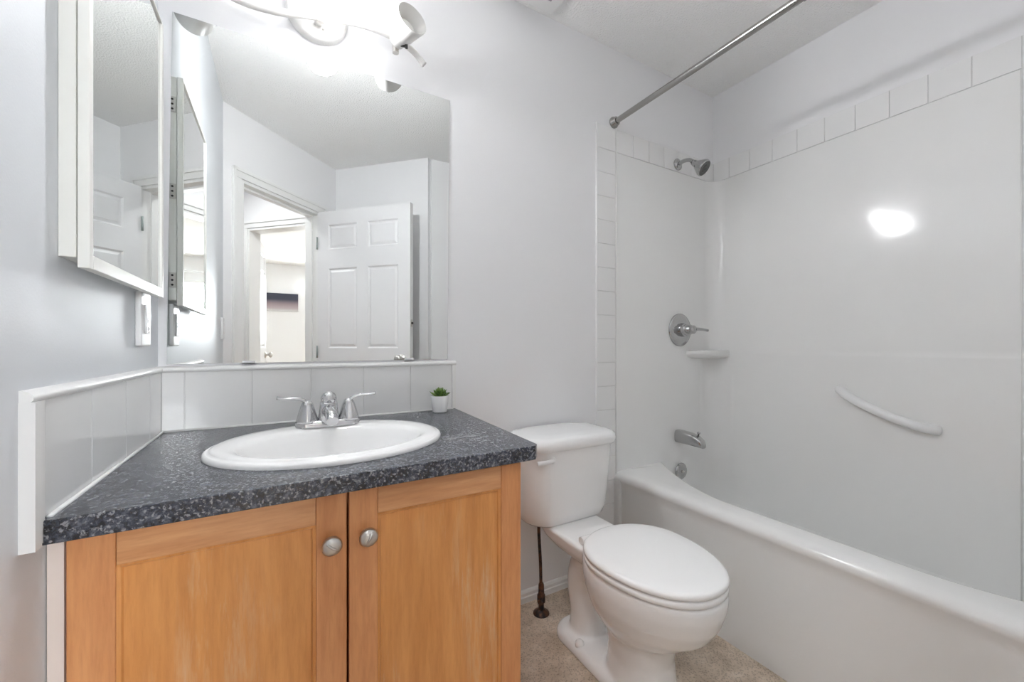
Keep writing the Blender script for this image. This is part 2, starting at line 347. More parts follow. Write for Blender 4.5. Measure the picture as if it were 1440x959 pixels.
# picture on the bedroom wall
bm = B(); box(bm, -.34, .265, yb, yb+.03, 1.63, 1.935); pc_ = mk('wall_picture', bm, 'art'); tag(pc_, 'dark wide picture on the white bedroom wall, seen in the mirror through two doorways', 'picture')

# ------------------------------------------------------------------ bathtub surround, tile border
sur = thing('tub_surround', (2.0, 1.3, .45), 'glossy white moulded tub surround covering the walls around the bathtub', 'tub surround')
def plan(off, rad, n=12):
    xr, yb_, yf = XR-off, YB-off, YF+off; pts = [(1.372, YB), (1.372, YB-.006), (1.378, yb_)]
    for i in range(n+1):
        a = PI/2 - PI/2*i/n; pts.append((xr-rad+rad*math.cos(a), yb_-rad+rad*math.sin(a)))
    for i in range(n+1):
        a = -PI/2*i/n; pts.append((xr-rad+rad*math.cos(a), yf+rad+rad*math.sin(a)))
    pts += [(1.378, yf), (1.372, YF+.006), (1.372, YF)]
    return pts
bm = B(); up = plan(.008, .075); lo = plan(.0095, .13)
loft(bm, [[(*p, z) for p in lo] for z in (.14, 1.000)] + [[(*p, 1.008) for p in plan(.0090, .10)]] + [[(*p, 1.016) for p in plan(.0085, .077)]] + [[(*p, z) for p in up] for z in (1.03, 1.9515)] + [[(*p, 1.954) for p in plan(.006, .073)]], False, False, closed=False)
mk('wall_panel', bm, 'acrylic', sur, auto=35)
bm = B(); rings = []
for k_, z_ in ((.80, .978), (.96, .986), (1.0, .996), (1.0, 1.012), (.97, 1.020), (.90, 1.022), (.85, 1.014)):
    rings.append([(XR-.007, YB-.007, z_)] + [(XR-.007-.235*k_*math.sin(PI/2*i/20)**1.0*(1), YB-.007-.098*k_*math.cos(PI/2*i/20), z_) for i in range(21)])
loft(bm, rings); mk('corner_shelf', bm, 'acrylic', sur, auto=50)
bm = B(); lathe(bm, [(0, .0018), (1.75, .0018)], (XR-.0095, .318, .20), (0, 0, 1), 8); mk('panel_seam', bm, 'acrylic', sur, smooth=True)

tb = thing('tile_border', (1.30, YB, 0), 'white square border tiles edging the tub surround, in a column and a top row', 'tiles')
bm = B(); T = .1095; g = .0022; CX0, CX1 = 1.251, 1.3705; ZT = 2.064; ZB = ZT-T
def tilebox(a0, a1, z0, z1, axis):
    if axis == 'x': box(bm, a0+g/2, a1-g/2, YB-.007, YB-.001, z0+g/2, z1-g/2)
    else: box(bm, XR-.007, XR-.001, a0+g/2, a1-g/2, z0+g/2, z1-g/2)
z = ZT
while z > .02:
    tilebox(CX0, CX1-.006, max(z-T, 0), z, 'x'); z -= T
x = CX1
while x < XR-.01: tilebox(x, min(x+T, XR-.001), ZB, ZT, 'x'); x += T
y = YB-.007-.002; yy = .326+T*9
y = .326+T*9 + .0
ys = [YB-.008]; k = yy
while k > YF+.01:
    if k < YB-.02: ys.append(k)
    k -= T+.001
ys.append(YF+.001)
for a, b_ in zip(ys, ys[1:]): tilebox(b_, a, ZB, ZT, 'y')
mk('tile', bm, 'tile', tb, bevel=.0015)
bm = B(); box(bm, CX0, CX1, YB-.0035, YB, 0, ZT); box(bm, CX1, XR, YB-.0035, YB, ZB, ZT); box(bm, XR-.0035, XR, YF, YB-.0035, ZB, ZT); mk('grout', bm, 'grout', tb)
bm = B(); box(bm, CX0-.004, CX0, YB-.009, YB, 0, ZT+.003); box(bm, CX1-.0055, CX1-.001, YB-.011, YB, 0, ZT); mk('edge_strip', bm, 'trimw', tb)

# ------------------------------------------------------------------ bathtub
tx0, tx1, ty0, ty1 = 1.357, XR-.002, YF+.002, YB-.002; cx_, cy_ = (tx0+tx1)/2, (ty0+ty1)/2; hx_, hy_ = (tx1-tx0)/2, (ty1-ty0)/2
tub = thing('bathtub', (cx_, cy_, 0), 'white alcove bathtub with a plain apron, to the right of the toilet', 'bathtub')
bm = B(); rings = []; KR, KL = 10, 16
def oring(inset, z, r=.004):            # outline; only the apron side (small x) moves
    x0_, x1_, p = tx0+inset, tx1, []
    for i in range(KR+1): a = PI/2*(1-i/KR)-PI/2; p.append((x1_-r+r*math.cos(a), ty0+r+r*math.sin(a)))   # front right, clockwise from below
    p = []
    for i in range(KR+1): a = -PI/2+PI/2*i/KR; p.append((x1_-r+r*math.cos(a), ty0+r+r*math.sin(a)))
    for i in range(KR+1): a = PI/2*i/KR; p.append((x1_-r+r*math.cos(a), ty1-r+r*math.sin(a)))
    for i in range(KL+1): a = PI/2+PI/2*i/KL; p.append((x0_+r+r*math.cos(a), ty1-r+r*math.sin(a)))
    for i in range(KL+1): a = PI+PI/2*i/KL; p.append((x0_+r+r*math.cos(a), ty0+r+r*math.sin(a)))
    return [(*q_, z) for q_ in p]
for ins, z in ((.014, 0), (.014, .05), (.012, .38), (.008, .405), (.003, .418), (0, .428), (.002, .438), (.008, .447), (.020, .4535), (.040, .456), (.062, .4565)): rings.append(oring(ins, z))
ix0, ix1, iy0, iy1 = tx0+.106, XR-.0095, YF+.0095, YB-.0095
def iring(a, z, r, ar=None):                     # basin: big sweeping corners on the apron side
    ar = a if ar is None else ar; x0_, x1_, y0_, y1_, p = ix0+a, ix1-ar, iy0+ar, iy1-ar, []; cxw, cyw = .215-a*.3, .48
    for i in range(KR+1): b_ = -PI/2+PI/2*i/KR; p.append((x1_-r+r*math.cos(b_), y0_+r+r*math.sin(b_)))
    for i in range(KR+1): b_ = PI/2*i/KR; p.append((x1_-r+r*math.cos(b_), y1_-r+r*math.sin(b_)))
    for i in range(KL+1): t_ = 1-i/KL; p.append((x0_+cxw*t_**1.6, y1_-cyw*(1-t_)))
    for i in range(KL+1): t_ = i/KL; p.append((x0_+cxw*t_**1.6, y0_+cyw*(1-t_)))
    return [(*q_, z) for q_ in p]
for a, z, r, ar in ((-.009, .4565, .122, -.003), (-.004, .4555, .122, -.003), (.0, .452, .122, -.003), (.0025, .445, .122, -.003), (.006, .41, .122, -.003), (.010, .38, .122, -.003), (.018, .32, .122, -.003), (.03, .22, .122, -.002), (.055, .13, .13, .010), (.09, .09, .14, .05), (.14, .08, .10, .12)): rings.append(iring(a, z, r, ar))
loft(bm, rings, True, True); mk('tub_shell', bm, 'tub', tub, auto=50)
bm = B(); loft(bm, [rr(tx0+.008, ty1-.019, .012, .019, .006, z, 4) for z in (0, .40, .42)] + [rr(tx0+.014, ty1-.019, .010, .018, .006, .437, 4)]); mk('apron_edge', bm, 'tub', tub, auto=40)
bm = B(); lathe(bm, [(0, .043), (.004, .043), (.010, .036), (.013, .02), (.013, .007), (.010, .001)], (1.812, YB-.018, .392), (0, -1, .02), 32)
ov = mk('overflow_plate', bm, 'chrome_dark', tub, smooth=True)
bm = B(); lathe(bm, [(0, .007), (.006, .007), (.008, .002)], (1.812, YB-.030, .392), (0, -1, 0), 16); mk('overflow_screw', bm, 'nickel', ov, smooth=True)
bm = B(); lathe(bm, [(0, .035), (.004, .035), (.006, .02)], (1.74, 1.10, .079), (0, 0, 1), 24); mk('drain', bm, 'chrome', tub, smooth=True)

# ------------------------------------------------------------------ tub fittings
sp = thing('tub_spout', (1.80, 1.398, .577), 'chrome tub spout low on the surround, above the overflow plate', 'tub spout')
bm = B(); prof = []
for t_, w_, zt, zb in ((0, .030, .033, -.033), (.012, .030, .033, -.033), (.07, .029, .030, -.033), (.115, .026, .020, -.034), (.138, .022, .004, -.035), (.146, .018, -.010, -.036)):
    cz = (zt+zb)/2; hz = (zt-zb)/2
    prof.append([(1.80+w_*math.copysign(abs(math.cos(a))**.6, math.cos(a)), 1.398-t_, .577+cz+hz*math.copysign(abs(math.sin(a))**.6, math.sin(a))) for a in [2*PI*i/28 for i in range(28)]])
loft(bm, prof); mk('spout_body', bm, 'chrome_dark', sp, auto=50)
bm = B(); lathe(bm, [(0, .004), (.014, .004), (.016, .008), (.022, .008), (.024, .004)], (1.80, 1.282, .594), (0, -.2, 1), 16); mk('diverter_knob', bm, 'chrome_dark', sp, smooth=True)
va = thing('shower_valve', (1.815, 1.398, 1.128), 'round chrome shower valve plate with a lever, halfway up the surround', 'shower valve')
bm = B(); lathe(bm, [(0, .086), (.003, .086), (.008, .080), (.012, .062), (.014, .045), (.014, .02)], (1.815, 1.400, 1.128), (0, -1, 0), 48); mk('escutcheon', bm, 'chrome_dark', va, smooth=True)
bm = B(); lathe(bm, [(0, .036), (.022, .034), (.026, .028), (.050, .026), (.056, .022), (.072, .021), (.078, .015), (.080, .001)], (1.815, 1.388, 1.128), (0, -1, 0), 32); mk('hub', bm, 'chrome_dark', va, auto=40)
bm = B(); tube(bm, [(1.82, 1.325, 1.130), (1.85, 1.318, 1.131), (1.885, 1.308, 1.128), (1.905, 1.302, 1.124)], [.011, .010, .008, .009], 14, 6, (1, .8)); mk('lever', bm, 'chrome_dark', va, smooth=True)
sh = thing('showerhead', (1.80, 1.402, 1.99), 'chrome shower head on a short bent arm near the top of the surround', 'shower head')
bm = B(); lathe(bm, [(0, .030), (.004, .030), (.010, .022), (.013, .012)], (1.80, 1.402, 1.992), (0, -1, 0), 28); mk('wall_flange', bm, 'chrome_dark', sh, smooth=True)
bm = B(); tube(bm, [(1.80, 1.40, 1.992), (1.80, 1.36, 1.996), (1.80, 1.325, 1.985), (1.802, 1.305, 1.962)], .010, 14, 6); mk('arm', bm, 'chrome_dark', sh, smooth=True)
ax = Vector((.22, -.70, -.62)).normalized()
bm = B(); o_ = Vector((1.802, 1.315, 1.972)); lathe(bm, [(0, .012), (.010, .016), (.020, .016), (.030, .022), (.062, .040), (.072, .041), (.076, .038)], o_, ax, 32); mk('head_shell', bm, 'chrome_dark', sh, smooth=True)
bm = B(); lathe(bm, [(.0755, .037), (.078, .035), (.078, .02), (.081, .018), (.081, .006), (.078, .005)], o_, ax, 32); mk('spray_face', bm, mat('dark_spray_face', (.10, .10, .10), .35, .3), sh, auto=30)
# shower rod
rod = thing('shower_rod', (1.356, .65, 2.09), 'bare metal shower curtain rod spanning the room above the tub edge', 'shower rod')
bm = B(); lathe(bm, [(0, .0125), (.80, .0125)], (1.356, YB-.005, 2.092), (0, -1, 0), 20); lathe(bm, [(.79, .0145), (1.51, .0145)], (1.356, YB-.005, 2.092), (0, -1, 0), 20); mk('rod', bm, 'rod', rod, auto=40)
for y_, s_ in ((YB, -1), (YF, 1)):
    bm = B(); lathe(bm, [(0, .026), (.006, .026), (.010, .022), (.022, .020), (.026, .016)], (1.356, y_+s_*.001, 2.092), (0, s_, 0), 28); mk('end_flange', bm, 'rod', rod, auto=40)
# grab bar
gb = thing('grab_bar', (XR-.01, .66, .79), 'slanting white plastic grab bar on the right surround wall', 'grab bar')
P0, P1 = Vector((XR-.006, .812, .858)), Vector((XR-.006, .512, .735)); pts = []
for t_ in (0, .06, .14, .3, .5, .7, .86, .94, 1):
    p = P0.lerp(P1, t_); s_ = math.sin(PI*t_); e_ = min(t_, 1-t_); p.z -= .018*s_; p.x -= .034*min(1, e_/.14)**.7 ; pts.append(p)
bm = B(); tube(bm, pts, [.019, .019, .0175, .017, .017, .017, .0175, .019, .019], 18, 6, (1, 1)); mk('bar', bm, 'plastic', gb, smooth=True)

# ------------------------------------------------------------------ vanity
vx0, vx1, vy0, vz1 = -.266, .489, .81, .781
va_ = thing('vanity_cabinet', (.11, 1.1, 0), 'honey maple bathroom vanity cabinet with two worn panel doors', 'cabinet')
bm = B(); box(bm, vx0, vx0+.016, vy0+.0205, YB-.01, .0, vz1); box(bm, vx1-.016, vx1, vy0+.0205, YB-.01, .0, vz1); box(bm, vx0+.016, vx1-.016, vy0+.06, YB-.01, .09, .105)
box(bm, vx0+.016, vx1-.016, YB-.022, YB-.01, .105, vz1); box(bm, vx0+.016, vx1-.016, vy0+.0205, vy0+.038, .745, vz1-.0005); box(bm, vx0+.016, vx1-.016, vy0+.07, vy0+.085, .0, .09)
mk('carcass', bm, 'wood_v', va_)
bm = B(); box(bm, XL+.001, vx0-.001, vy0+.004, vy0+.02, 0, vz1-.001); mk('filler_strip', bm, 'filler', va_)
gap = .1095
for k, (a, b_) in enumerate(((vx0+.002, gap-.002), (gap+.002, vx1-.001))):
    z0, z1, st, y0, y1 = .10, vz1-.006, .052, vy0, vy0+.0195
    bm = B(); box(bm, a, a+st, y0, y1, z0, z1); box(bm, b_-st, b_, y0, y1, z0, z1)
    dd = mk('door', bm, 'wood_v', va_, bevel=.0018)
    for za in (z1-st, z0): mk('rail', box(B(), a+st+.0002, b_-st-.0002, y0+.0004, y1, za, za+st), 'wood_h', dd, bevel=.0018)
    bm = B(); px0, px1, pz0, pz1 = a+st, b_-st, z0+st, z1-st
    def fr(i, y): return [(px0+i, y, pz0+i), (px1-i, y, pz0+i), (px1-i, y, pz1-i), (px0+i, y, pz1-i)]
    loft(bm, [fr(0, y0+.003), fr(.005, y0+.0045), fr(.007, y0+.0085), fr(.0085, y0+.0085)], False, True); mk('panel', bm, 'wood_p', dd)
    kx, kz = ((.080, .688), (.1435, .689))[k]
    bm = B(); lathe(bm, [(0, .009), (.004, .008), (.009, .007), (.013, .012), (.016, .0165), (.021, .0175), (.026, .0145), (.0285, .008), (.029, .001)], (kx, y0+.001, kz), (0, -1, 0), 32)
    kb = mk('knob', bm, 'nickel', dd, smooth=True)
    bm = B(); an = (-.9, .5)[k]; tube(bm, [(kx-math.sin(an)*.012, y0-.0245, kz-math.cos(an)*.012), (kx, y0-.0292, kz), (kx+math.sin(an)*.012, y0-.0245, kz+math.cos(an)*.012)], .0022, 8, 6); mk('ridge', bm, 'nickel', kb, smooth=True)
# countertop with a sink hole
ct = thing('countertop', (.11, 1.1, .782), 'dark speckled laminate countertop on the maple vanity', 'countertop')
SX, SY = .113, 1.058
bm = B(); zt, zb = .8155, .7825
out = [(XL+.001, .776), (.515, .788), (.528, .803), (.562, YB-.001), (XL+.001, YB-.001)]
ov_ = [bm.verts.new((*p, zt)) for p in out]; iv = [bm.verts.new(p) for p in ell(SX, SY, .235, .188, zt, 48)]
ed = [bm.edges.new((l[i], l[(i+1) % len(l)])) for l in (ov_, iv) for i in range(len(l))]
r_ = bmesh.ops.triangle_fill(bm, use_beauty=True, edges=ed, normal=(0, 0, 1)); top = [f for f in r_['geom'] if isinstance(f, bmesh.types.BMFace)]
ex = bmesh.ops.extrude_face_region(bm, geom=top)
for v in [g_ for g_ in ex['geom'] if isinstance(g_, bmesh.types.BMVert)]: v.co.z = zb
mk('worktop', bm, 'counter', ct, bevel=.002)
bm = B(); 
tube(bm, [(XL+.012, .79, .8165), (XL+.012, YB-.012, .8165)], .0035, 8, 0); tube(bm, [(XL+.012, YB-.012, .8165), (.55, YB-.012, .8165)], .0035, 8, 0); mk('caulk_line', bm, 'trimw', ct, smooth=True)

# backsplash
bs = thing('backsplash', (XL, YB, .817), 'white glazed tile backsplash with white trim around the countertop', 'backsplash')
z0, z1 = .8165, .976
bm = B(); xs = [XL+.008, -.228, -.073, .082, .237, .394, .548]
for a, b_ in zip(xs, xs[1:]): box(bm, a+.0008, b_-.0008, YB-.0085, YB-.001, z0, z1)
ys_ = [YB-.009, 1.293, 1.119, .945, .781]
for a, b_ in zip(ys_, ys_[1:]): box(bm, XL+.001, XL+.0085, b_+.0008, a-.0008, z0, z1)
mk('tile', bm, 'white_gloss', bs, bevel=.0012)
bm = B(); box(bm, XL+.006, .548, YB-.0065, YB, z0, z1); box(bm, XL, XL+.0065, .781, YB-.0065, z0, z1); mk('grout', bm, 'grout', bs)
bm = B()
pr = [(0, 0), (.010, .0), (.013, .004), (.013, .009), (.008, .014), (.003, .016), (0, .016)]
loft(bm, [[(XL+p, .746, z1+q) for p, q in pr], [(XL+p, YB-p, z1+q) for p, q in pr], [(.563, YB-p, z1+q) for p, q in pr]])
box(bm, XL, XL+.011, .762, .781, .787, z1); box(bm, XL, XL+.015, .745, .762, .787, z1+.001)
box(bm, .548, .556, YB-.011, YB, .8165, z1); box(bm, .556, .563, YB-.008, YB, .8165, z1)
mk('edge_trim', bm, 'trimw', bs, auto=50)

# sink
sk = thing('sink', (SX, SY, .8155), 'oval white drop-in bathroom sink in the dark countertop', 'sink')
bm = B(); rings = []
for i, (hx2, hy2, z, t_) in enumerate(((.2565, .2095, .8158, 0), (.2570, .2100, .8195, 0), (.2545, .2075, .8245, 0), (.2500, .203, .8265, 0), (.2470, .200, .8262, 0), (.244, .197, .8290, 0), (.238, .191, .8315, .02), (.222, .178, .8325, .25), (.206, .165, .8315, .7), (.196, .154, .828, 1), (.190, .148, .820, 1), (.183, .141, .803, 1), (.172, .131, .775, 1), (.150, .112, .737, 1), (.110, .082, .705, 1), (.060, .045, .688, 1), (.023, .021, .684, 1))):
    rings.append(ell(SX, SY-.032*t_, hx2, hy2, z, 72))
loft(bm, rings, False, False)
mk('basin', bm, 'china', sk, smooth=True)
bm = B(); lathe(bm, [(0, .024), (.003, .023), (.004, .018), (.001, .016), (.001, .001)], (SX, SY-.032, .6835), (0, 0, 1), 24); mk('drain', bm, 'chrome', sk, smooth=True)
# faucet
fx, fy, fz = .113, 1.205, .8315
fa = thing('faucet', (fx, fy, fz), 'chrome two-handle faucet on the back of the oval sink', 'faucet')
bm = B(); rings = []
for i_, z in ((0, 0), (0, .010), (.002, .014), (.006, .017)): rings.append(rr(fx, fy, .080-i_, .026-i_, .0255-i_, fz+z, 8))
loft(bm, rings); mk('base_plate', bm, 'chrome', fa, auto=45)
bm = B(); rings = []
lathe(bm, [(0, .0265), (.012, .0255), (.034, .0235), (.052, .0215), (.056, .017)], (fx, fy-.002, fz+.012), (0, -.12, 1), 32, True, True)
tube(bm, [(fx, fy-.004, fz+.036), (fx, fy-.04, fz+.044), (fx, fy-.080, fz+.038), (fx, fy-.100, fz+.026)], [.0185, .0175, .0155, .0145], 20, 8)
mk('spout', bm, 'chrome', fa, auto=50)
bm = B(); sph(bm, (fx, fy-.010, fz+.074), .0200); mk('ball_cap', bm, 'chrome', fa, smooth=True)
for s_ in (-1, 1):
    hxx = fx+s_*.0515
    bm = B(); lathe(bm, [(0, .0275), (.006, .0275), (.012, .0255), (.030, .0205), (.046, .0155), (.054, .012), (.058, .007), (.059, .001)], (hxx, fy, fz+.012), (0, 0, 1), 28); hb = mk('handle_hub', bm, 'chrome', fa, smooth=True)
    bm = B(); tube(bm, [(hxx, fy, fz+.052), (hxx+s_*.006, fy-.002, fz+.070), (hxx+s_*.026, fy-.006, fz+.078), (hxx+s_*.052, fy-.010, fz+.079), (hxx+s_*.070, fy-.013, fz+.083)], [.009, .0085, .0065, .0055, .007], 14, 7, (1, .6)); mk('lever', bm, 'chrome', hb, smooth=True)
# plant
pl = thing('potted_succulent', (.483, 1.352, .8155), 'small green succulent in a white pot at the back corner of the countertop', 'plant')
bm = B(); lathe(bm, [(0, .022), (.002, .0245), (.010, .0255), (.056, .0305), (.0575, .030), (.0575, .0275), (.048, .026), (.047, .001)], (.483, 1.352, .8155), (0, 0, 1), 36); mk('pot', bm, 'pot', pl, smooth=False, auto=40)
bm = B(); lathe(bm, [(0, .0262), (.003, .024), (.004, .001)], (.483, 1.352, .862), (0, 0, 1), 24); mk('soil', bm, 'soil', pl)
bm = B(); random.seed(4)
for layer, (cnt, el, L, wd) in enumerate(((11, .12, .038, .0085), (10, .45, .037, .008), (8, .8, .034, .0075), (6, 1.1, .030, .0065), (4, 1.4, .024, .005))):
    for i in range(cnt):
        a = 2*PI*(i+.5*layer+random.uniform(-.15, .15))/cnt; e_ = el+random.uniform(-.08, .08); ln = L*random.uniform(.88, 1.1)
        dh = Vector((math.cos(a), math.sin(a), 0)); sd = Vector((-math.sin(a), math.cos(a), 0)); base = Vector((.483, 1.352, .869)); rings = []
        for t_, w_, th in ((0, .5, .5), (.3, .9, .9), (.6, 1, 1), (.85, .6, .6), (1, .05, .1)):
            el_ = e_+.35*t_; c = base + dh*(ln*t_*math.cos(el_)) + Vector((0, 0, ln*t_*math.sin(el_))); nn = (Vector((0, 0, 1))*math.cos(el_) - dh*math.sin(el_))
            rings.append([c + sd*wd*w_*math.cos(q) + nn*.003*th*math.sin(q) for q in [2*PI*j/8 for j in range(8)]])
        loft(bm, rings)
mk('leaves', bm, 'leaf', pl, smooth=True)

# ------------------------------------------------------------------ wall mirror
mi = thing('wall_mirror', (.14, YB, .998), 'large frameless mirror on the wall above the sink', 'mirror')
q = [(-.2664, .998), (.531, .998), (.5405, 1.951), (-.2547, 1.952)]
bm = B(); loft(bm, [[(x, YB-.0005, z) for x, z in q], [(x, YB-.0035, z) for x, z in q]]); mk('edge_back', bm, 'mirror_edge', mi)
bm = B(); cxm, czm = .137, 1.475
q2 = [(x-math.copysign(.0, x-cxm), z) for x, z in q]; f_ = bm.faces.new([bm.verts.new((x, YB-.0045, z)) for x, z in q2]); 
bm.free(); bm = B(); loft(bm, [[(x, YB-.0036, z) for x, z in q], [(x, YB-.0046, z) for x, z in q]]); mk('glass', bm, 'mirror', mi)
for x in (-.08, .39):
    bm = B(); box(bm, x-.016, x+.016, YB-.009, YB-.0048, .994, 1.004); box(bm, x-.016, x+.016, YB-.009, YB, .9935, .9975); mk('clip', bm, 'plastic', mi)
# ------------------------------------------------------------------ medicine cabinet
mc = thing('medicine_cabinet', (XL, 1.07, 1.17), 'white mirrored medicine cabinet high on the left wall', 'medicine cabinet')
ya, yb2 = .848, 1.292; zb_, zt_ = 1.181, 1.838
bm = B(); box(bm, XL, XL+.0195, ya, yb2-.004, zb_, zt_); mk('cabinet_body', bm, 'cream', mc, bevel=.0015)
bm = B(); dx0, dx1 = XL+.0205, XL+.0345; dz0, dz1 = 1.166, 1.838; w_ = .022; w2 = .014
box(bm, dx0, dx1, ya, ya+w2, dz0, dz1); box(bm, dx0, dx1, yb2-w2, yb2, dz0, dz1); box(bm, dx0, dx1, ya+w2, yb2-w2, dz0, dz0+w_); box(bm, dx0, dx1, ya+w2, yb2-w2, dz1-.006, dz1)
box(bm, dx0, dx0+.003, ya+w2, yb2-w2, dz0+w_, dz1-.006)
md_ = mk('mirror_door', bm, 'cream', mc, bevel=.0015)
bm = B(); box(bm, dx0+.0035, dx1-.004, ya+w2+.0005, yb2-w2-.0005, dz0+w_+.0005, dz1-.0065); mk('mirror_glass', bm, 'mirror', md_)
for z in (1.24, 1.50, 1.755):
    bm = B(); box(bm, XL+.002, XL+.018, yb2-.003, yb2+.0015, z-.022, z+.022); hg = mk('hinge', bm, 'nickel', mc)
    bm = B()
    for dz in (-.014, 0, .014): lathe(bm, [(0, .0032), (.002, .002)], (XL+.010, yb2+.0014, z+dz), (0, 1, 0), 10)
    mk('screw', bm, 'black', hg)
# ------------------------------------------------------------------ outlet and switch
def wall_plate(name, label, cat, y0, y1, z0, z1, kind):
    t = thing(name, (XL, (y0+y1)/2, z0), label, cat)
    bm = B(); box(bm, XL, XL+.012, y0, y1, z0, z1); mk('cover_plate', bm, 'plastic', t, bevel=.004, seg=3)
    ym, zm = (y0+y1)/2, (z0+z1)/2
    if kind == 'outlet':
        bm = B(); box(bm, XL+.012, XL+.0165, ym-.017, ym+.017, zm-.034, zm+.034); mk('receptacle', bm, 'plastic', t, bevel=.002)
        bm = B()
        for s_ in (-1, 1):
            for dy in (-.006, .006): box(bm, XL+.0166, XL+.0169, ym+dy-.001, ym+dy+.001, zm+s_*.022-.004, zm+s_*.022+.004)
            lathe(bm, [(0, .002), (.0004, .002)], (XL+.0165, ym, zm+s_*.022-.008), (1, 0, 0), 10)
            mk('slots', bm, 'dark', t); bm = B()
        bm.free()
        bm = B(); box(bm, XL+.0166, XL+.0178, ym-.006, ym+.006, zm-.008, zm-.001); box(bm, XL+.0166, XL+.0178, ym-.006, ym+.006, zm+.001, zm+.008); mk('test_buttons', bm, 'trimw', t)
    else:
        bm = B(); box(bm, XL+.012, XL+.016, ym-.016, ym+.016, zm-.033, zm+.033); mk('rocker', bm, 'plastic', t, bevel=.002)
wall_plate('electrical_outlet', 'white electrical outlet on the left wall under the medicine cabinet', 'outlet', 1.208, 1.286, 1.047, 1.172, 'outlet')
wall_plate('light_switch', 'white light switch beside the door frame, seen only in the mirror', 'light switch', .04, .11, 1.08, 1.20, 'switch')
# ------------------------------------------------------------------ vanity light
vl = thing('vanity_light', (.1, YB, 2.05), 'white three-lamp track light with a wavy bar above the mirror, middle lamp lit', 'wall light')
bm = B(); lathe(bm, [(0, .087), (.018, .087), (.024, .084), (.028, .076), (.029, .001)], (.100, YB, 2.085), (0, -1, 0), 56); cn = mk('canopy', bm, 'lampwhite', vl, auto=40)
bm = B(); lathe(bm, [(0, .004), (.003, .003)], (.115, YB-.0285, 2.030), (0, -1, 0), 12); mk('canopy_screw', bm, 'nickel', cn)
yr = 1.352
bm = B(); tube(bm, [(-.262, yr, 2.068), (-.20, yr, 2.040), (-.11, yr, 2.010), (-.02, yr, 2.012), (.06, yr, 2.032), (.15, yr, 2.055), (.24, yr, 2.069), (.32, yr, 2.066), (.385, yr, 2.046), (.428, yr, 2.010)], .0100, 16, 8, (1, 1)); mk('wavy_bar', bm, 'lampwhite', vl, smooth=True)
bm = B(); lathe(bm, [(0, .012), (.05, .010)], (.10, YB-.02, 2.045), (0, -1, 0), 16); mk('stem', bm, 'lampwhite', vl, auto=40)
for nm, (bx_, bz_), (mx_, mz_), lit in (('left', (-.195, 2.036), (-.232, 2.062), False), ('mid', (.105, 2.056), (.130, 2.044), True), ('right', (.330, 2.045), (.356, 2.066), False)):
    b0 = Vector((bx_, yr-.008, bz_)); m1 = Vector((mx_, 1.245, mz_)); ax = (m1-b0); L = ax.length
    bm = B(); lathe(bm, [(0, .019), (.003, .024), (L*.30, .0265), (L*.33, .029), (L*.42, .036), (L*.70, .0425), (L, .0500), (L+.001, .0485), (L*.70, .040), (L*.45, .032), (L*.38, .001)], b0, ax, 36)
    sd = mk('lamp_cup', bm, 'shade_on' if lit else 'lampwhite', vl, auto=50)
    axn = ax.normalized()
    bm = B(); lathe(bm, [(-.006, .012), (.006, .018), (.016, .026), (.022, .027), (.028, .018), (.030, .001)] if not lit else [(-.006, .012), (.012, .020), (.028, .030), (.042, .0370), (.055, .035), (.065, .022), (.070, .001)], b0+axn*(L*.45), ax, 28); mk('bulb', bm, 'bulb_on' if lit else 'bulb_off', sd, smooth=True)
    bm = B(); lathe(bm, [(0, .010), (.022, .010)], b0+Vector((0, .006, -.030)), (0, 0, 1), 14); mk('swivel_joint', bm, 'nickel', sd, auto=40)
    bm = B(); lathe(bm, [(0, .004), (.014, .004), (.015, .007), (.022, .007)], b0+Vector((.010, -.02, -.018)), (1, -.4, -.1), 12); mk('thumb_screw', bm, 'black', sd, auto=40)
hl = thing('added_hall_fill', (*uw(.15, -.80), H), 'added round fill light, unseen, flush with the hall ceiling outside the bathroom door', 'fill light')  # unseen lamp added to strengthen the light coming through the doorway
hxy = uw(.15, -.80)
bm = B(); lathe(bm, [(0, .17), (.012, .17), (.014, .165), (.014, .150), (.006, .148)], (*hxy, H), (0, 0, -1), 40, True, False); mk('fill_light_trim', bm, 'lampwhite', hl, auto=40)
bm = B(); lathe(bm, [(.006, .148), (.007, .001)], (*hxy, H), (0, 0, -1), 40, False, True); mk('diffuser', bm, mat('fill_light_diffuser', (.9, .9, .88), .4, emit=HALL_FILL, ecol=(.97, .98, 1)), hl)
# ------------------------------------------------------------------ ceiling fan grille
fv = thing('exhaust_fan', (.85, 1.25, 2.40), 'square white exhaust fan cover on the ceiling against the mirror wall', 'exhaust fan')
bm = B(); rings = [rr(.850, 1.248, .120, .120, .004, 2.4395, 3), rr(.850, 1.248, .126, .126, .006, 2.4300, 3), rr(.850, 1.248, .126, .126, .008, 2.418, 3), rr(.850, 1.248, .118, .118, .008, 2.412, 3)]
loft(bm, rings, False, True); mk('cover', bm, 'trimw', fv, auto=30)
bm = B(); 
for i in range(5): box(bm, .77, .93, 1.185+i*.03, 1.193+i*.03, 2.4112, 2.4118)
mk('vent_slots', bm, mat('grey_slot', (.35, .35, .35), .8), fv)

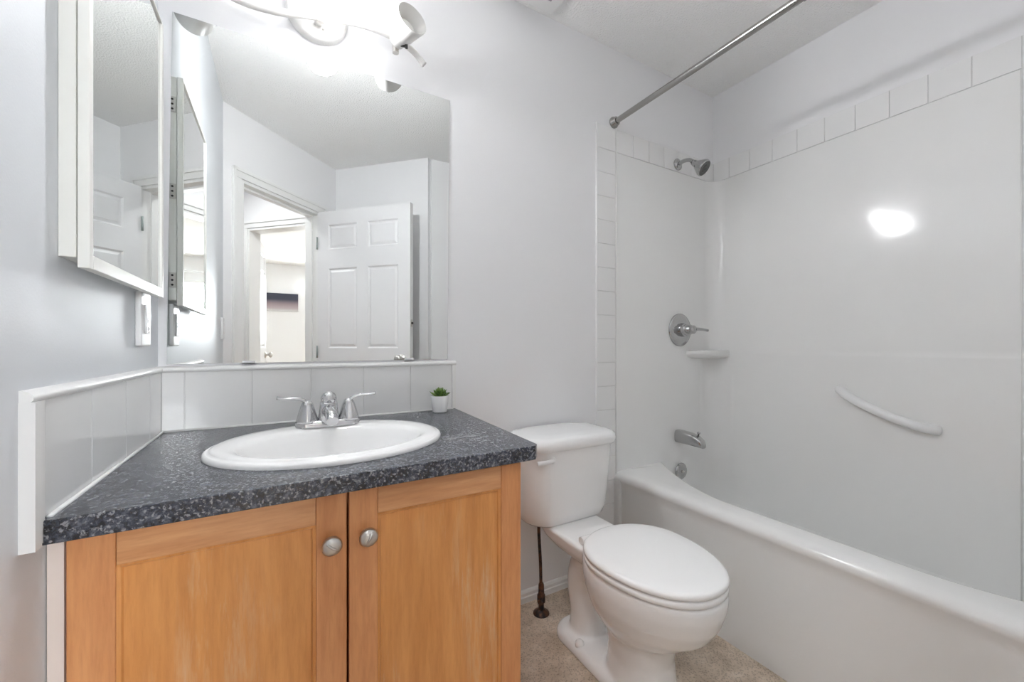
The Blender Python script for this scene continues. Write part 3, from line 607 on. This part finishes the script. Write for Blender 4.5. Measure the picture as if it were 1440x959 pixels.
# ------------------------------------------------------------------ toilet
TX = .962
to = thing('toilet', (TX, 1.0, 0), 'white two-piece toilet with closed lid between vanity and bathtub', 'toilet')
def egg(cx, yc, hw, fr_, bk, z, p=2.0, n=48):
    pts = []
    for i in range(n):
        a = 2*PI*i/n; c, s = math.cos(a), math.sin(a)
        x = hw*math.copysign(abs(c)**(2/p), c); y = (bk if s > 0 else fr_)*math.copysign(abs(s)**(2/p), s); pts.append((cx+x, yc+y, z))
    return pts
bm = B()
loft(bm, [egg(TX-.006, .86, .172, .238, .20, .392), egg(TX-.006, .86, .176, .242, .20, .380), egg(TX-.006, .862, .175, .240, .20, .350), egg(TX-.004, .866, .168, .228, .19, .305), egg(TX, .872, .155, .205, .17, .26), egg(TX+.004, .88, .130, .160, .14, .215), egg(TX+.006, .885, .100, .108, .115, .175), egg(TX+.008, .888, .094, .098, .105, .11), egg(TX+.008, .888, .098, .104, .11, .05), egg(TX+.008, .888, .106, .114, .115, -.001)])
loft(bm, [rr(TX, 1.13, .110, .165, .04, .386, 5), rr(TX, 1.13, .115, .170, .045, .378, 5), rr(TX, 1.12, .108, .160, .05, .345, 5), rr(TX, 1.10, .088, .125, .05, .315, 5)])
tube(bm, [(TX, .93, .20), (TX, 1.00, .285), (TX, 1.09, .280), (TX, 1.135, .20), (TX, 1.13, .10), (TX, 1.13, .0)], [.075, .078, .080, .070, .062, .066], 20, 8)
loft(bm, [rr(TX, 1.03, .105, .195, .075, -.001, 6), rr(TX, 1.03, .105, .195, .075, .022, 6), rr(TX, 1.03, .094, .183, .07, .036, 6)])
bo = mk('bowl', bm, 'china', to, smooth=True)
rm = bo.modifiers.new('remesh', 'REMESH'); rm.mode = 'VOXEL'; rm.voxel_size = .006; rm.use_smooth_shade = True
smo = bo.modifiers.new('smooth', 'SMOOTH'); smo.factor = .5; smo.iterations = 10
# seat and lid
def slab(rings_fn, spec): 
    bm = B(); loft(bm, [rings_fn(i, z) for i, z in spec]); return bm
sr = lambda i, z: egg(TX-.008, .868, .177-i, .247-i, .165-i, z, 2.12, 56)
mk('seat', slab(sr, ((.006, .394), (0, .398), (0, .409), (.005, .4125))), 'seat', to, auto=60)
lr = lambda i, z: egg(TX-.008, .868, .178-i, .248-i, .168-i, z, 2.12, 56)
mk('lid', slab(lr, ((.005, .4155), (0, .419), (0, .427), (.004, .432), (.012, .4345), (.05, .4365), (.12, .438))), 'seat', to, auto=60)
for s_ in (-1, 1):
    bm = B(); tube(bm, [(TX+s_*.055, 1.048, .400), (TX+s_*.098, 1.048, .400)], .013, 14, 0); box(bm, TX+s_*.075-.014, TX+s_*.075+.014, 1.035, 1.062, .392, .402); mk('hinge', bm, 'seat', to, auto=40)
    bm = B(); lathe(bm, [(0, .016), (.012, .014), (.019, .008), (.021, .001)], (TX+s_*.082, 1.075, .030), (0, 0, 1), 20); mk('bolt_cap', bm, 'china', to, smooth=True)
# tank
bm = B(); n_ = 10
def tr_(hw, yf, z, r=.068, bow=.022):
    cyt = (yf+1.392)/2; pts = rr(TX, cyt, hw, (1.392-yf)/2, r, z, n_); out_ = []
    for x, y, zz in pts:
        if y < cyt: y -= bow*(1-((x-TX)/hw)**2)*(cyt-y)/(cyt-yf)
        out_.append((x, y, zz))
    return out_
loft(bm, [tr_(.140, 1.240, .378), tr_(.162, 1.222, .382), tr_(.177, 1.208, .396), tr_(.185, 1.200, .425), tr_(.190, 1.193, .50), tr_(.194, 1.188, .58), tr_(.198, 1.184, .668)])
mk('tank', bm, 'china', to, auto=60)
bm = B()
loft(bm, [tr_(.196, 1.186, .668), tr_(.206, 1.172, .6695), tr_(.210, 1.168, .678), tr_(.211, 1.167, .692), tr_(.208, 1.170, .704), tr_(.200, 1.178, .711), tr_(.18, 1.195, .7145, .05), tr_(.12, 1.24, .716, .04, .01)])
mk('tank_lid', bm, 'china', to, auto=60)
bm = B(); lathe(bm, [(0, .013), (.010, .012), (.014, .009)], (TX-.125, 1.180, .640), (0, -1, 0), 20); tube(bm, [(TX-.125, 1.166, .640), (TX-.155, 1.163, .639), (TX-.190, 1.170, .636)], [.009, .0075, .0085], 12, 6, (.7, 1)); mk('flush_lever', bm, 'plastic', to, auto=50)
# supply line
sl = thing('water_supply_line', (.885, 1.315, 0), 'rusty dark water supply pipe rising from the floor to the toilet tank', 'supply pipe')
bm = B(); tube(bm, [(.884, 1.315, .10), (.880, 1.313, .20), (.868, 1.305, .31), (.862, 1.30, .39)], .0062, 12, 8); mk('riser_tube', bm, 'pipe', sl, smooth=True)
bm = B(); lathe(bm, [(0, .011), (.03, .011), (.034, .016), (.06, .016), (.066, .012), (.10, .011), (.108, .008)], (.885, 1.315, .012), (0, 0, 1), 16); tube(bm, [(.885, 1.315, .055), (.868, 1.300, .055)], .009, 12, 0); mk('shutoff_valve', bm, 'pipe', sl, auto=40)
bm = B(); lathe(bm, [(0, .032), (.004, .031), (.012, .016), (.016, .013)], (.885, 1.315, .0005), (0, 0, 1), 24); mk('floor_flange', bm, 'pipe', sl, auto=60)
